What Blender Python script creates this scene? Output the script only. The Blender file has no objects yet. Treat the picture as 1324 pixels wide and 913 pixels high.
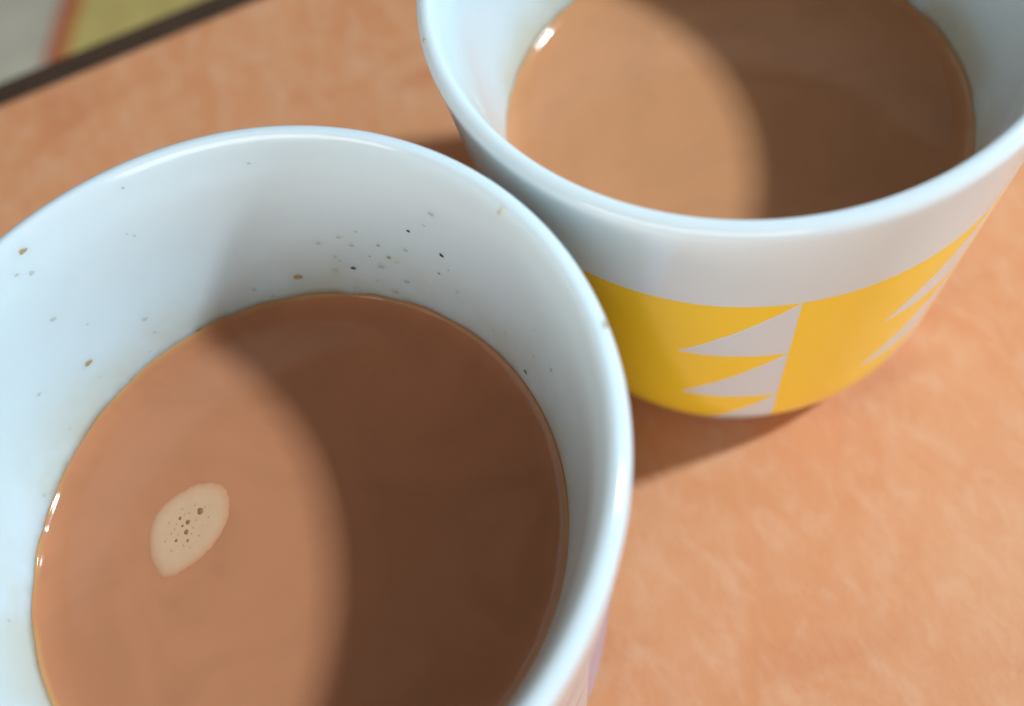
import bpy, bmesh, math, random
from mathutils import Vector, Matrix, noise

random.seed(7)
scene = bpy.context.scene
COL = scene.collection

# ------------------------------------------------------------------ camera
CUP_H = 0.07764                                   # rim height of the cups above the table
CAM = Vector((0.03753, -0.05221, 0.10571 + CUP_H))
c_r = Vector((0.96996753, -0.20889041, -0.12461056))
c_u = Vector((0.24323445, 0.83301077, 0.49692057))
c_d = Vector((0.0, 0.5123064, -0.85880275))
F_PX, PPX, PPY, PW, PH = 1405.341, 685.506, 365.251, 1324.0, 913.0
cam_data = bpy.data.cameras.new("camera")
cam = bpy.data.objects.new("camera", cam_data)
COL.objects.link(cam)
scene.camera = cam
cam.matrix_world = Matrix(((c_r.x, c_u.x, -c_d.x, CAM.x),
                           (c_r.y, c_u.y, -c_d.y, CAM.y),
                           (c_r.z, c_u.z, -c_d.z, CAM.z), (0, 0, 0, 1)))
cam_data.sensor_width = 36.0
cam_data.sensor_fit = 'HORIZONTAL'
cam_data.lens = F_PX / PW * 36.0
cam_data.shift_x = (PW / 2 - PPX) / PW
cam_data.shift_y = (PPY - PH / 2) / PW
cam_data.clip_start = 0.005
cam_data.clip_end = 60.0
cam_data.dof.use_dof = True
cam_data.dof.focus_distance = 0.146
cam_data.dof.aperture_fstop = 9.5

# ------------------------------------------------------------------ room light
world = bpy.data.worlds.new("World")
scene.world = world
world.use_nodes = True
bg = world.node_tree.nodes["Background"]
bg.inputs[0].default_value = (1.0, 0.97, 0.94, 1)
bg.inputs[1].default_value = 0.15

LIGHT_AZ, LIGHT_EL, LIGHT_D = math.radians(1.0), math.radians(37.6), 1.0
l_dir = Vector((math.cos(LIGHT_EL) * math.cos(LIGHT_AZ), math.cos(LIGHT_EL) * math.sin(LIGHT_AZ), math.sin(LIGHT_EL)))
lamp_data = bpy.data.lights.new("window_light", 'AREA')
lamp_data.shape = 'RECTANGLE'
lamp_data.size = 0.062
lamp_data.size_y = 0.075
lamp_data.energy = 14.8
lamp_data.color = (0.71, 0.93, 1.08)
lamp = bpy.data.objects.new("window_light", lamp_data)
COL.objects.link(lamp)
lamp.location = Vector((0.04, 0.02, CUP_H)) + l_dir * LIGHT_D
lamp.rotation_euler = (-l_dir).to_track_quat('-Z', 'Y').to_euler()

# broad fill lamp, added behind viewer's left: low, brightens cup walls, not the drinks
FILL_AZ, FILL_EL, FILL_D = math.radians(240.0), math.radians(15.0), 2.0
f_dir = Vector((math.cos(FILL_EL) * math.cos(FILL_AZ), math.cos(FILL_EL) * math.sin(FILL_AZ), math.sin(FILL_EL)))
fill_data = bpy.data.lights.new("fill_light", 'AREA')
fill_data.shape = 'RECTANGLE'
fill_data.size = 2.6
fill_data.size_y = 0.8
fill_data.energy = 33.0
fill_data.color = (1.0, 0.99, 0.97)
fill = bpy.data.objects.new("fill_light", fill_data)
COL.objects.link(fill)
fill.location = Vector((0.04, 0.02, CUP_H)) + f_dir * FILL_D
fill.rotation_euler = (-f_dir).to_track_quat('-Z', 'Y').to_euler()

scene.render.engine = 'CYCLES'
scene.view_settings.view_transform = 'Standard'
scene.view_settings.look = 'None'
scene.view_settings.exposure = 0.0
scene.view_settings.gamma = 1.0
scene.view_settings.use_curve_mapping = False


# ------------------------------------------------------------------ helpers
def ray(px, py):
    return (c_d + c_r * ((px - PPX) / F_PX) - c_u * ((py - PPY) / F_PX)).normalized()


def on_plane(px, py, z):
    d = ray(px, py)
    return CAM + d * ((z - CAM.z) / d.z)


def link(name, me, mat, parent=None, smooth=True):
    o = bpy.data.objects.new(name, me)
    COL.objects.link(o)
    if mat:
        me.materials.append(mat)
    if smooth:
        for p in me.polygons:
            p.use_smooth = True
    if parent:
        o.parent = parent
    return o


def tag(o, label=None, cat=None, group=None, kind=None):
    if label: o["label"] = label
    if cat: o["category"] = cat
    if group: o["group"] = group
    if kind: o["kind"] = kind


def hermite(pts, n):
    """smooth monotone curve through (z, r) points"""
    out = []
    zs = [p[0] for p in pts]; rs = [p[1] for p in pts]
    sl = [(rs[i + 1] - rs[i]) / (zs[i + 1] - zs[i]) for i in range(len(pts) - 1)]
    m = [sl[0]] + [2 * a * b / (a + b) if a * b > 0 else 0 for a, b in zip(sl, sl[1:])] + [sl[-1]]
    for i in range(len(pts) - 1):
        h = zs[i + 1] - zs[i]
        for k in range(n):
            t = k / n
            r = ((2*t**3 - 3*t*t + 1) * rs[i] + (t**3 - 2*t*t + t) * h * m[i]
                 + (-2*t**3 + 3*t*t) * rs[i + 1] + (t**3 - t*t) * h * m[i + 1])
            out.append((zs[i] + t * h, r))
    out.append(pts[-1])
    return out


def lerp_profile(prof, z):
    for (z0, r0), (z1, r1) in zip(prof, prof[1:]):
        if z0 <= z <= z1:
            return r0 + (r1 - r0) * (z - z0) / max(z1 - z0, 1e-9)
    return prof[0][1] if z < prof[0][0] else prof[-1][1]


def revolve(name, prof, seg, mat, parent=None, wobble=0.0, seed=0.0):
    """prof: list of (r, z), closed onto the axis where r is 0"""
    bm = bmesh.new()
    rings = []
    for r, z in prof:
        if r <= 1e-7:
            rings.append([bm.verts.new((0, 0, z))])
        else:
            ring = []
            for i in range(seg):
                a = 2 * math.pi * i / seg
                rr = r * (1 + wobble * noise.noise(Vector((math.cos(a) * 1.3, math.sin(a) * 1.3, z * 30 + seed))))
                ring.append(bm.verts.new((rr * math.cos(a), rr * math.sin(a), z)))
            rings.append(ring)
    for a, b in zip(rings, rings[1:]):
        for i in range(seg):
            j = (i + 1) % seg
            if len(a) == 1:
                bm.faces.new((a[0], b[j], b[i]))
            elif len(b) == 1:
                bm.faces.new((a[i], a[j], b[0]))
            else:
                bm.faces.new((a[i], a[j], b[j], b[i]))
    bmesh.ops.recalc_face_normals(bm, faces=bm.faces)
    me = bpy.data.meshes.new(name)
    bm.to_mesh(me); bm.free()
    return link(name, me, mat, parent)


class Nodes:
    def __init__(self, name):
        self.mat = bpy.data.materials.new(name)
        self.mat.use_nodes = True
        self.t = self.mat.node_tree
        self.b = self.t.nodes["Principled BSDF"]

    def n(self, kind, **kw):
        x = self.t.nodes.new(kind)
        for k, v in kw.items():
            setattr(x, k, v)
        return x

    def put(self, sock, v):
        if hasattr(v, 'is_linked'):
            self.t.links.new(v, sock)
        else:
            sock.default_value = v

    def math(self, op, a, b=0.0, c=0.0, clamp=False):
        x = self.n('ShaderNodeMath', operation=op, use_clamp=clamp)
        for i, v in enumerate((a, b, c)):
            self.put(x.inputs[i], v)
        return x.outputs[0]

    def mix(self, f, a, b, blend='MIX'):
        x = self.n('ShaderNodeMix', data_type='RGBA', blend_type=blend)
        self.put(x.inputs[0], f)
        self.put(x.inputs[6], a if hasattr(a, 'is_linked') else (*a, 1))
        self.put(x.inputs[7], b if hasattr(b, 'is_linked') else (*b, 1))
        return x.outputs[2]

    def noise(self, vec, scale, detail=3, rough=0.5, dist=0.0):
        x = self.n('ShaderNodeTexNoise')
        self.put(x.inputs['Vector'], vec)
        x.inputs['Scale'].default_value = scale
        x.inputs['Detail'].default_value = detail
        x.inputs['Roughness'].default_value = rough
        x.inputs['Distortion'].default_value = dist
        return x.outputs[0]

    def ramp(self, v, lo, hi, a=0.0, b=1.0):
        x = self.n('ShaderNodeMapRange', interpolation_type='SMOOTHSTEP')
        self.put(x.inputs[0], v)
        for i, q in enumerate((lo, hi, a, b)):
            x.inputs[1 + i].default_value = q
        return x.outputs[0]

    def coord(self, kind='Object'):
        return self.n('ShaderNodeTexCoord').outputs[kind]

    def mapping(self, vec, rot=(0, 0, 0), scale=(1, 1, 1)):
        x = self.n('ShaderNodeMapping')
        self.put(x.inputs[0], vec)
        x.inputs['Rotation'].default_value = rot
        x.inputs['Scale'].default_value = scale
        return x.outputs[0]

    def bump(self, h, strength, dist):
        x = self.n('ShaderNodeBump')
        x.inputs['Strength'].default_value = strength
        x.inputs['Distance'].default_value = dist
        self.put(x.inputs['Height'], h)
        self.put(self.b.inputs['Normal'], x.outputs[0])

    def set(self, **kw):
        for k, v in kw.items():
            self.put(self.b.inputs[k], v)


# ------------------------------------------------------------------ materials
def ceramic(name, liquid_z, stain, ink, line_deg):
    m = Nodes(name)
    co = m.coord()
    sep = m.n('ShaderNodeSeparateXYZ'); m.put(sep.inputs[0], co)
    z = sep.outputs[2]
    r = m.math('SQRT', m.math('ADD', m.math('MULTIPLY', sep.outputs[0], sep.outputs[0]),
                              m.math('MULTIPLY', sep.outputs[1], sep.outputs[1])))
    n1 = m.noise(co, 60, 4, 0.6)
    n2 = m.noise(m.mapping(co, scale=(1, 1, 0.35)), 260, 4, 0.65, 0.4)
    # only the inner wall just above the drink is stained
    inner = m.math('MULTIPLY', m.ramp(r, 0.0412, 0.0402), m.math('GREATER_THAN', z, liquid_z - 0.001))
    band = m.ramp(z, liquid_z + 0.0150, liquid_z + 0.0005)
    s = m.math('MULTIPLY', m.math('MULTIPLY', inner, band), m.ramp(n1, 0.28, 0.62), clamp=True)
    s2 = m.math('MULTIPLY', m.math('MULTIPLY', inner, m.ramp(z, liquid_z + 0.024, liquid_z)),
                m.ramp(n2, 0.64, 0.78), clamp=True)
    base = m.mix(m.math('MULTIPLY', m.noise(co, 25, 2), 0.25), (0.63, 0.70, 0.72), (0.59, 0.66, 0.685))
    c = m.mix(m.math('MULTIPLY', s, 0.85 * stain), base, (0.53, 0.49, 0.36))
    c = m.mix(m.math('MULTIPLY', s2, 0.45 * stain), c, (0.42, 0.31, 0.16))
    tide = m.math('MULTIPLY', m.math('MULTIPLY', inner, m.ramp(z, liquid_z + 0.0026, liquid_z + 0.0013)), m.ramp(n1, 0.42, 0.60), clamp=True)
    c = m.mix(m.math('MULTIPLY', tide, 0.55), c, (0.42, 0.26, 0.11))
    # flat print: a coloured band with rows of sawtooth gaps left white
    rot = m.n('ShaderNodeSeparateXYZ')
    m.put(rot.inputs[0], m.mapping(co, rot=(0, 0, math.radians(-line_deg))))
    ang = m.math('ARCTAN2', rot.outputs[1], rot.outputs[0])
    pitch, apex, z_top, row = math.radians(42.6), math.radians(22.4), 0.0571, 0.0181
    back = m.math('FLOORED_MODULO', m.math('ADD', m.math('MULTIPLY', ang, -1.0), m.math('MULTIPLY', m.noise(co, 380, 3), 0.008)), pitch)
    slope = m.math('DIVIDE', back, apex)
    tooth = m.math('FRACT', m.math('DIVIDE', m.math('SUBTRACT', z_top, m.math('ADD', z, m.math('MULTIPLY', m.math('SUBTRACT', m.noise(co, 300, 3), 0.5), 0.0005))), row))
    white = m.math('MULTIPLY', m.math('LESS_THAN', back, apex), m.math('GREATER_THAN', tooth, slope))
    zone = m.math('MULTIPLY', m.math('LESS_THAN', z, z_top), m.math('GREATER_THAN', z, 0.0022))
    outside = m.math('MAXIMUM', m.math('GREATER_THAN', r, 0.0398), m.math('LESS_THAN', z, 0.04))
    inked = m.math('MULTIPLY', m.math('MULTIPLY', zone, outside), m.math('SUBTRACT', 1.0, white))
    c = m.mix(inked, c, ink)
    m.set(**{'Base Color': c, 'Roughness': m.math('ADD', 0.13, m.math('MULTIPLY', s, 0.12)),
             'IOR': 1.5, 'Subsurface Weight': m.math('MULTIPLY', 0.85, m.math('SUBTRACT', 1.0, inked)), 'Subsurface Radius': (1.0, 0.95, 0.85), 'Subsurface Scale': 0.006})
    m.bump(m.noise(co, 90, 2), 0.12, 0.0004)
    return m.mat


def coffee_mat(name, col, edge, r_edge):
    m = Nodes(name)
    co = m.coord()
    sep = m.n('ShaderNodeSeparateXYZ'); m.put(sep.inputs[0], co)
    r = m.math('SQRT', m.math('ADD', m.math('MULTIPLY', sep.outputs[0], sep.outputs[0]),
                              m.math('MULTIPLY', sep.outputs[1], sep.outputs[1])))
    swirl = m.noise(co, 55, 3, 0.55, 1.2)
    c = m.mix(m.ramp(swirl, 0.35, 0.7), col, tuple(v * 0.90 for v in col))
    film = m.math('MULTIPLY', m.ramp(r, r_edge - 0.00065, r_edge + 0.0001), m.ramp(m.noise(co, 130, 3), 0.32, 0.62, 0.35, 1.0))
    c = m.mix(film, c, edge)                                            # thin film over white glaze
    m.set(**{'Base Color': c, 'Roughness': 0.09, 'IOR': 1.34,
             'Subsurface Weight': 0.35, 'Subsurface Radius': (1.0, 0.5, 0.25), 'Subsurface Scale': 0.0012})
    m.bump(m.noise(co, 420, 2), 0.03, 0.0003)
    return m.mat


def plain(name, col, rough=0.5, var=0.15, scale=300, spec=0.5):
    m = Nodes(name)
    co = m.coord()
    m.set(**{'Base Color': m.mix(m.noise(co, scale, 3), tuple(v * (1 - var) for v in col), tuple(min(1, v * (1 + var)) for v in col)),
             'Roughness': rough, 'Specular IOR Level': spec})
    return m.mat


def table_mat():
    m = Nodes("tabletop_laminate")
    co = m.coord()
    st = m.mapping(co, rot=(0, 0, math.radians(55)), scale=(1.0, 0.55, 1))
    big = m.noise(co, 34, 3, 0.6, 0.4)
    mid = m.noise(st, 190, 5, 0.65, 0.4)
    fine = m.noise(st, 700, 5, 0.7, 0.3)
    smear = m.noise(m.mapping(co, rot=(0, 0, math.radians(-12)), scale=(0.4, 1, 1)), 48, 3, 0.55, 0.4)
    c = m.mix(m.ramp(big, 0.32, 0.70), (0.640, 0.278, 0.130), (0.610, 0.238, 0.102))
    c = m.mix(m.math('MULTIPLY', m.ramp(mid, 0.42, 0.70), 0.60), c, (0.665, 0.340, 0.190))
    c = m.mix(m.math('MULTIPLY', m.ramp(fine, 0.50, 0.75), 0.35), c, (0.54, 0.205, 0.087))
    c = m.mix(m.math('MULTIPLY', m.ramp(smear, 0.52, 0.72), 0.55), c, (0.52, 0.165, 0.068))
    m.set(**{'Base Color': c, 'Roughness': m.ramp(mid, 0.3, 0.7, 0.50, 0.66), 'Specular IOR Level': 0.22})
    m.bump(m.math('ADD', fine, m.math('MULTIPLY', mid, 1.2)), 0.30, 0.0004)
    return m.mat


M_TABLE = table_mat()
M_EDGE = plain("dark_edge_wood", (0.06, 0.032, 0.019), 0.8, 0.3, 120, 0.15)
M_FLOOR = plain("grey_floor", (0.84, 0.76, 0.60), 0.6, 0.25, 12)
M_MAT = plain("olive_mat_weave", (0.90, 0.60, 0.21), 0.9, 0.40, 28, 0.1)
M_BORDER = plain("orange_binding", (0.70, 0.17, 0.065), 0.8, 0.12, 60, 0.1)
M_LIP = plain("dried_lip_stain", (0.56, 0.46, 0.30), 0.3, 0.2, 900)
M_TAN = plain("tan_splash", (0.42, 0.29, 0.14), 0.25, 0.25, 900)
M_FAINT = plain("faint_splash", (0.50, 0.52, 0.45), 0.25, 0.15, 900)
M_DARK = plain("dark_ground", (0.035, 0.024, 0.018), 0.45, 0.3, 900)

def foam_mat():
    m = Nodes("milk_foam")
    at = m.n('ShaderNodeAttribute', attribute_name="froth")
    co = m.coord()
    c = m.mix(m.noise(co, 900, 3), (0.61, 0.325, 0.175), (0.66, 0.37, 0.21))
    c = m.mix(at.outputs['Fac'], (0.55, 0.208, 0.097), c)
    m.set(**{'Base Color': c, 'Roughness': 0.35, 'Specular IOR Level': 0.35})
    m.bump(m.noise(co, 2600, 2), 0.15, 0.0001)
    return m.mat


M_FOAM = foam_mat()
M_PIN = plain("fine_froth", (0.52, 0.29, 0.15), 0.3, 0.2, 900)
M_BUBBLE = plain("bubble_hole", (0.26, 0.13, 0.055), 0.3, 0.2, 900)

# ------------------------------------------------------------------ setting
def box_mesh(name, x0, x1, y0, y1, z0, z1, bevel=0.0, segs=3):
    bm = bmesh.new()
    bmesh.ops.create_cube(bm, size=1)
    for v in bm.verts:
        v.co = Vector(((x0 + x1) / 2 + v.co.x * (x1 - x0), (y0 + y1) / 2 + v.co.y * (y1 - y0), (z0 + z1) / 2 + v.co.z * (z1 - z0)))
    if bevel:
        bmesh.ops.bevel(bm, geom=list(bm.edges), offset=bevel, segments=segs, affect='EDGES', profile=0.5)
    me = bpy.data.meshes.new(name)
    bm.to_mesh(me); bm.free()
    return me

# far table edge runs through these two picture points
e0, e1 = on_plane(0, 131, 0), on_plane(318, 0, 0)
edge_ang = math.atan2(e1.y - e0.y, e1.x - e0.x)
table = link("table_top", box_mesh("table_top", -0.55, 0.70, -0.75, 0, -0.028, 0, 0.0025), M_TABLE, smooth=False)
table.location = (e0.x, e0.y, 0)
table.rotation_euler = (0, 0, edge_ang)
tag(table, "orange-brown mottled table top under the two cups", kind="structure")
strip = link("edge_strip", box_mesh("edge_strip", -0.55, 0.70, -0.0004, 0.0085, -0.030, -0.0016, 0.0015), M_EDGE, table, smooth=False)

FLOOR_Z = -0.72
floor = link("floor", box_mesh("floor", -2.5, 2.5, -1.5, 3.5, FLOOR_Z - 0.05, FLOOR_Z), M_FLOOR, smooth=False)
tag(floor, "grey-beige floor beyond the table edge", kind="structure")
b0, b1 = on_plane(92, 0, FLOOR_Z + 0.008), on_plane(70, 78, FLOOR_Z + 0.008)
bd = (b0 - b1).normalized()
mat_root = bpy.data.objects.new("floor_mat", None)
COL.objects.link(mat_root)
mat_root.location = (b1.x, b1.y, FLOOR_Z)
mat_root.rotation_euler = (0, 0, math.atan2(bd.y, bd.x))
bw = 0.024
link("border", box_mesh("border", -0.35, 0.45, -bw / 2, bw / 2, 0.0, 0.009, 0.003), M_BORDER, mat_root, smooth=False)
link("mat_field", box_mesh("mat_field", -0.35, 0.45, -0.5, -bw / 2 + 0.001, 0.0, 0.007, 0.002), M_MAT, mat_root, smooth=False)
tag(mat_root, "olive floor mat with an orange edge, beyond the table", "mat")

# ------------------------------------------------------------------ cups
OUT_PTS = [(0.0005, 0.0300), (0.0016, 0.0328), (0.0039, 0.0357), (0.0116, 0.0383), (0.0233, 0.0395), (0.0466, 0.0417)]


class Cup:
    pass


def make_cup(x, y, R, rim_w, liq_z, liq_r, mat):
    c = Cup()
    t = 0.0017
    out = [p for p in OUT_PTS] + [(CUP_H - 0.012, 0.0417 + (R - 0.0417) * 0.62), (CUP_H - t, R)]
    out = hermite(out, 8)
    rin = R - rim_w
    inn = hermite([(0.0055, 0.0265), (0.0085, 0.0310), (0.016, 0.0335), (liq_z - 0.012, liq_r - 0.0009), (liq_z, liq_r),
                   (CUP_H - 0.016, liq_r + (rin - liq_r) * 0.60), (CUP_H - 0.0065, rin), (CUP_H - 0.0022, R - 0.0030)], 8)
    prof = [(0.0, 0.0030), (0.022, 0.0030), (0.0250, 0.0024), (0.0262, 0.0004), (0.0270, 0.0), (0.0285, 0.0)]
    prof += [(r, z) for z, r in out]
    # rounded lip: outer roll then a softer inner roll
    for i in range(1, 9):
        a = math.pi / 2 * i / 8
        prof.append((R - t + t * math.cos(a), CUP_H - t + t * math.sin(a)))
    p0, p1, p2 = Vector((R - t, CUP_H)), Vector((R - 0.00225, CUP_H)), Vector((R - 0.0030, CUP_H - 0.0022))
    for i in range(1, 11):
        f = i / 10
        q = p0 * (1 - f)**2 + p1 * 2 * f * (1 - f) + p2 * f * f
        prof.append((q.x, q.y))
    prof += [(r, z) for z, r in reversed(inn[:-1])]
    prof.append((0.0, 0.0045))
    c.root = bpy.data.objects.new("ceramic_cup", None)
    COL.objects.link(c.root)
    c.root.location = (x, y, 0)
    c.body = revolve("body", prof, 288, mat, c.root, wobble=0.0022, seed=x * 90)
    c.out, c.inn, c.x, c.y, c.liq_z, c.liq_r = out, inn, x, y, liq_z, liq_r
    return c


def wall_hit(cup, px, py):
    """point of the inner wall that a photo pixel shows"""
    d = ray(px, py)
    s = 0.06
    while s < 0.4:
        q = CAM + d * s
        if q.z < CUP_H - 0.002:
            r = math.hypot(q.x - cup.x, q.y - cup.y)
            if r > lerp_profile(cup.inn, q.z) or q.z < cup.liq_z:
                return math.atan2(q.y - cup.y, q.x - cup.x), q.z
        s += 0.0001
    return None


def wob(cup, a, z):
    return 1 + 0.0022 * noise.noise(Vector((math.cos(a) * 1.3, math.sin(a) * 1.3, z * 30 + cup.x * 90)))


def speck_mesh(seed):
    bm = bmesh.new()
    bmesh.ops.create_icosphere(bm, subdivisions=2, radius=1)
    for v in bm.verts:
        v.co *= 1 + 0.35 * noise.noise(v.co * 1.4 + Vector((seed * 3.1, 0, 0)))
        v.co.z *= 0.35
    me = bpy.data.meshes.new("coffee_speck")
    bm.to_mesh(me); bm.free()
    for p in me.polygons:
        p.use_smooth = True
    return me


def speck(cup, px, py, size, mat, stretch=1.0, name="coffee_speck"):
    h = wall_hit(cup, px, py)
    if not h:
        return
    a, z = h
    if z < cup.liq_z + 0.0002:
        z = cup.liq_z + 0.0009
    r = lerp_profile(cup.inn, z) * wob(cup, a, z)
    nrm = Vector((-math.cos(a), -math.sin(a), 0.12)).normalized()
    o = link(name, speck_mesh(random.random() * 50), mat, cup.root)
    q = nrm.to_track_quat('Z', 'Y')
    o.rotation_mode = 'QUATERNION'
    o.rotation_quaternion = q
    o.location = (r * math.cos(a), r * math.sin(a), z)
    o.scale = (size * random.uniform(0.8, 1.15), size * stretch, size * 0.14)


HL1, HL2 = CUP_H - 0.02993, CUP_H - 0.03480
X2, Y2 = 0.07561, 0.05260
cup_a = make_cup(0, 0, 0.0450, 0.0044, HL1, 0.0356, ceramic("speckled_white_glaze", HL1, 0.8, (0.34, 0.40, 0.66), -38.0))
cup_b = make_cup(X2, Y2, 0.0445, 0.0044, HL2, 0.0365, ceramic("white_glaze", HL2, 1.0, (0.94, 0.62, 0.022), -96.4))
tag(cup_a.root, "white ceramic cup speckled inside with coffee splashes, plain rim, no yellow print", "cup", "white ceramic cups on the table")
tag(cup_b.root, "white ceramic cup with a yellow band of white sawtooth triangles outside", "cup", "white ceramic cups on the table")

# splashes and grounds on the inner walls
fleck = random.Random(3)
flecks = [(fleck.gauss(450, 60), fleck.gauss(345, 24), fleck.uniform(.18, .40), fleck.choice((M_FAINT, M_FAINT, M_FAINT, M_TAN)), fleck.uniform(.7, 1.5)) for _ in range(12)]
flecks += [(fleck.uniform(620, 735), fleck.uniform(420, 600), fleck.uniform(.16, .3), M_FAINT, 1.3) for _ in range(12)]
flecks += [(fleck.uniform(0, 300), fleck.uniform(300, 560), fleck.uniform(.18, .32), M_FAINT, 1.0) for _ in range(7)]
for px, py, s, m, st in tuple(f for f in flecks if f[1] < 372 or f[0] > 600 or f[0] < 200) + (
        (322, 212, .36, M_FAINT, 1), (159, 243, .3, M_FAINT, 1), (30, 326, .62, M_TAN, 1), (42, 354, .45, M_FAINT, 1.3), (22, 356, .4, M_FAINT, 1),
        (70, 413, .5, M_FAINT, 1), (188, 413, .5, M_FAINT, 1), (115, 470, .60, M_TAN, 1), (51, 510, .4, M_FAINT, 1), (200, 430, .35, M_FAINT, 1),
        (386, 359, .72, M_TAN, 1.1), (433, 351, .62, M_FAINT, 1), (457, 347, .42, M_DARK, 1), (528, 299, .34, M_DARK, 1), (557, 278, .55, M_FAINT, 1),
        (438, 307, .5, M_FAINT, .8), (493, 346, .6, M_FAINT, 1), (526, 365, .55, M_FAINT, 1), (510, 377, .5, M_FAINT, .7), (460, 373, .5, M_FAINT, 1),
        (412, 315, .45, M_FAINT, 1), (329, 375, .5, M_FAINT, 1), (353, 383, .5, M_FAINT, 1), (571, 331, .46, M_DARK, 1.1), (679, 482, .40, M_DARK, 1.2),
        (712, 479, .34, M_DARK, 1.2), (513, 378, .42, M_TAN, .6), (591, 378, .4, M_FAINT, 1), (460, 300, .35, M_FAINT, 1), (455, 318, .4, M_FAINT, 1),
        (263, 434, .55, M_DARK, .8), (547, 409, .62, M_DARK, .9), (557, 412, .4, M_DARK, 1), (690, 462, .4, M_FAINT, 1.2), (745, 655, .4, M_TAN, 1.4),
        (12, 803, .42, M_FAINT, 1), (70, 851, .40, M_DARK, 1), (58, 640, .4, M_FAINT, 1), (548, 292, .3, M_FAINT, 1), (580, 350, .3, M_FAINT, 1)):
    speck(cup_a, px, py, s * (0.00080 if m is M_FAINT else 0.00095), m, st)


# dried drops on the lips
for cup, px, py, s, st in ((cup_a, 648, 273, .62, .5), (cup_a, 661, 270, .4, .5), (cup_b, 551, 52, .55, .7), (cup_a, 782, 420, .35, 1.6)):
    q = on_plane(px, py, CUP_H - 0.0004)
    a = math.atan2(q.y - cup.y, q.x - cup.x)
    o = link("coffee_speck", speck_mesh(random.random() * 50), M_LIP, cup.root)
    o.location = (q.x - cup.x, q.y - cup.y, CUP_H - 0.0004)
    o.rotation_euler = (0, 0, a)
    o.scale = (s * 0.001, s * st * 0.001, s * 0.0008)


# ------------------------------------------------------------------ drinks
def make_coffee(cup, mat, seed):
    R = cup.liq_r
    zf = cup.liq_z
    men = 0.0017                                  # the drink climbs the wall a little

    def zs(r):
        return zf - men * 0.35 + men * math.exp(-(R - r) / 0.0014)
    radii = [0.0, 0.004, 0.009, 0.014, 0.019, 0.024, 0.028, 0.031] + [R - d for d in (0.0040, 0.0032, 0.0026, 0.0021, 0.0017, 0.0013, 0.0010, 0.0007, 0.0004, 0.0002, 0.0)]
    prof = [(r, zs(r)) for r in radii]
    prof.append((R + 0.0004, zs(R) + 0.00005))
    for z in (zf - 0.006, zf - 0.016, 0.018, 0.0105):
        prof.append((lerp_profile(cup.inn, z) + 0.0003, z))
    prof.append((0.0, 0.0052))
    o = revolve("coffee", prof, 360, mat)
    o.location = (cup.x, cup.y, 0)
    # tiny waviness of the wetting line
    for v in o.data.vertices:
        r = math.hypot(v.co.x, v.co.y)
        if v.co.z > zf - 0.002 and r > R - 0.004:
            a = math.atan2(v.co.y, v.co.x)
            w = (r - (R - 0.004)) / 0.004
            p = Vector((math.cos(a) * 9, math.sin(a) * 9, seed))
            q = Vector((math.cos(a) * 34, math.sin(a) * 34, seed))
            v.co.z += w * w * (0.00028 * noise.noise(p) + 0.00005 * noise.noise(q))
    o["surface_z"] = zs(0.0)
    return o


cof_a = make_coffee(cup_a, coffee_mat("milky_coffee", (0.55, 0.208, 0.097), (0.55, 0.27, 0.10), 0.0356), 1.0)
cof_b = make_coffee(cup_b, coffee_mat("milkier_coffee", (0.575, 0.242, 0.108), (0.55, 0.27, 0.10), 0.0365), 5.0)
tag(cof_a, "milky brown coffee with a pale foam spot, inside the speckled cup", "coffee", "coffee in the cups")
tag(cof_b, "milky brown coffee without foam, inside the cup with the yellow band", "coffee", "coffee in the cups")

# foam spot with pin-hole bubbles
SZ = cof_a["surface_z"]
del cof_a["surface_z"]; del cof_b["surface_z"]
outline_px = [(275, 625), (290, 632), (296, 648), (293, 672), (284, 692), (268, 713), (250, 728), (228, 742), (212, 745), (200, 730),
              (194, 708), (196, 682), (205, 662), (222, 645), (245, 631), (262, 626)]
ring = [on_plane(px, py, SZ) for px, py in outline_px]
cen = sum(ring, Vector()) / len(ring)
N = 64
smooth_ring = []
for i in range(N):                                 # closed Catmull-Rom outline
    t = i * len(ring) / N
    k = int(t); f = t - k
    p0, p1, p2, p3 = (ring[(k + d) % len(ring)] for d in (-1, 0, 1, 2))
    smooth_ring.append(0.5 * ((2 * p1) + (p2 - p0) * f + (2*p0 - 5*p1 + 4*p2 - p3) * f * f + (3*p1 - p0 - 3*p2 + p3) * f**3))
bm = bmesh.new()
rings = []
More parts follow.
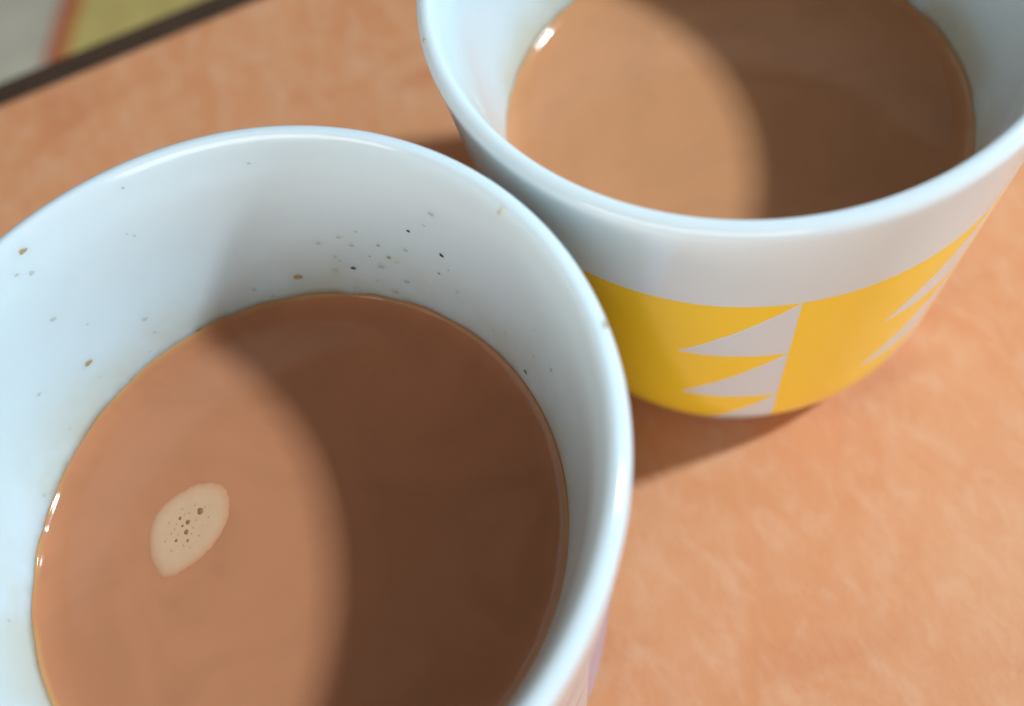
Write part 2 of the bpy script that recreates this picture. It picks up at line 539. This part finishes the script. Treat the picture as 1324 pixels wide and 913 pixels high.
smooth_ring = [cen + (p - cen) * (1 + 0.035 * noise.noise(Vector((i * 0.9, 0.3, 4)))) for i, p in enumerate(smooth_ring)]
for s, h in ((1.07, -0.00010), (1.0, 0.00002), (0.94, 0.00006), (0.84, 0.00010), (0.7, 0.00012), (0.4, 0.00013)):
    rings.append([bm.verts.new((cen.x + (p.x - cen.x) * s, cen.y + (p.y - cen.y) * s,
                                SZ + h + 0.00003 * noise.noise(Vector((p.x * 900 * s, p.y * 900 * s, 3))))) for p in smooth_ring])
top = bm.verts.new((cen.x, cen.y, SZ + 0.00013))
for a, b in zip(rings, rings[1:]):
    for i in range(N):
        bm.faces.new((a[i], a[(i + 1) % N], b[(i + 1) % N], b[i]))
for i in range(N):
    bm.faces.new((rings[-1][i], rings[-1][(i + 1) % N], top))
bmesh.ops.recalc_face_normals(bm, faces=bm.faces)
me = bpy.data.meshes.new("foam")
bm.to_mesh(me); bm.free()
fr = me.attributes.new("froth", 'FLOAT', 'POINT')
for i in range(len(me.vertices)):
    fr.data[i].value = (0.0, 0.12, 0.5, 0.85)[i // N] if i < 4 * N else 1.0
foam = link("foam", me, M_FOAM, cof_a)
foam["label"] = "pale cream foam spot with tiny dark bubbles"
for px, py, s in ((259, 661, .36), (243, 675, .24), (241, 688, .26), (233, 670, .18), (236, 680, .14), (228, 699, .16), (243, 699, .15), (239, 665, .12),
                  (226, 684, .10), (250, 682, .10), (248, 690, .12), (262, 679, .10), (222, 690, .1), (254, 672, .09), (245, 663, .1), (231, 691, .1), (214, 700, .1), (222, 712, .12), (266, 655, .12), (252, 653, .1), (270, 668, .1), (236, 658, .11), (219, 676, .1), (258, 692, .12), (246, 708, .1),
                  (229, 677, .1), (238, 705, .09)):
    q = on_plane(px, py, SZ + 0.00014)
    o = link("bubble", speck_mesh(random.random() * 50), M_BUBBLE if s > .13 else M_PIN, foam)
    o.location = (q.x, q.y, q.z)
    o.scale = (max(s, .11) * 0.0012, max(s, .11) * 0.0014, max(s, .13) * 0.0008)
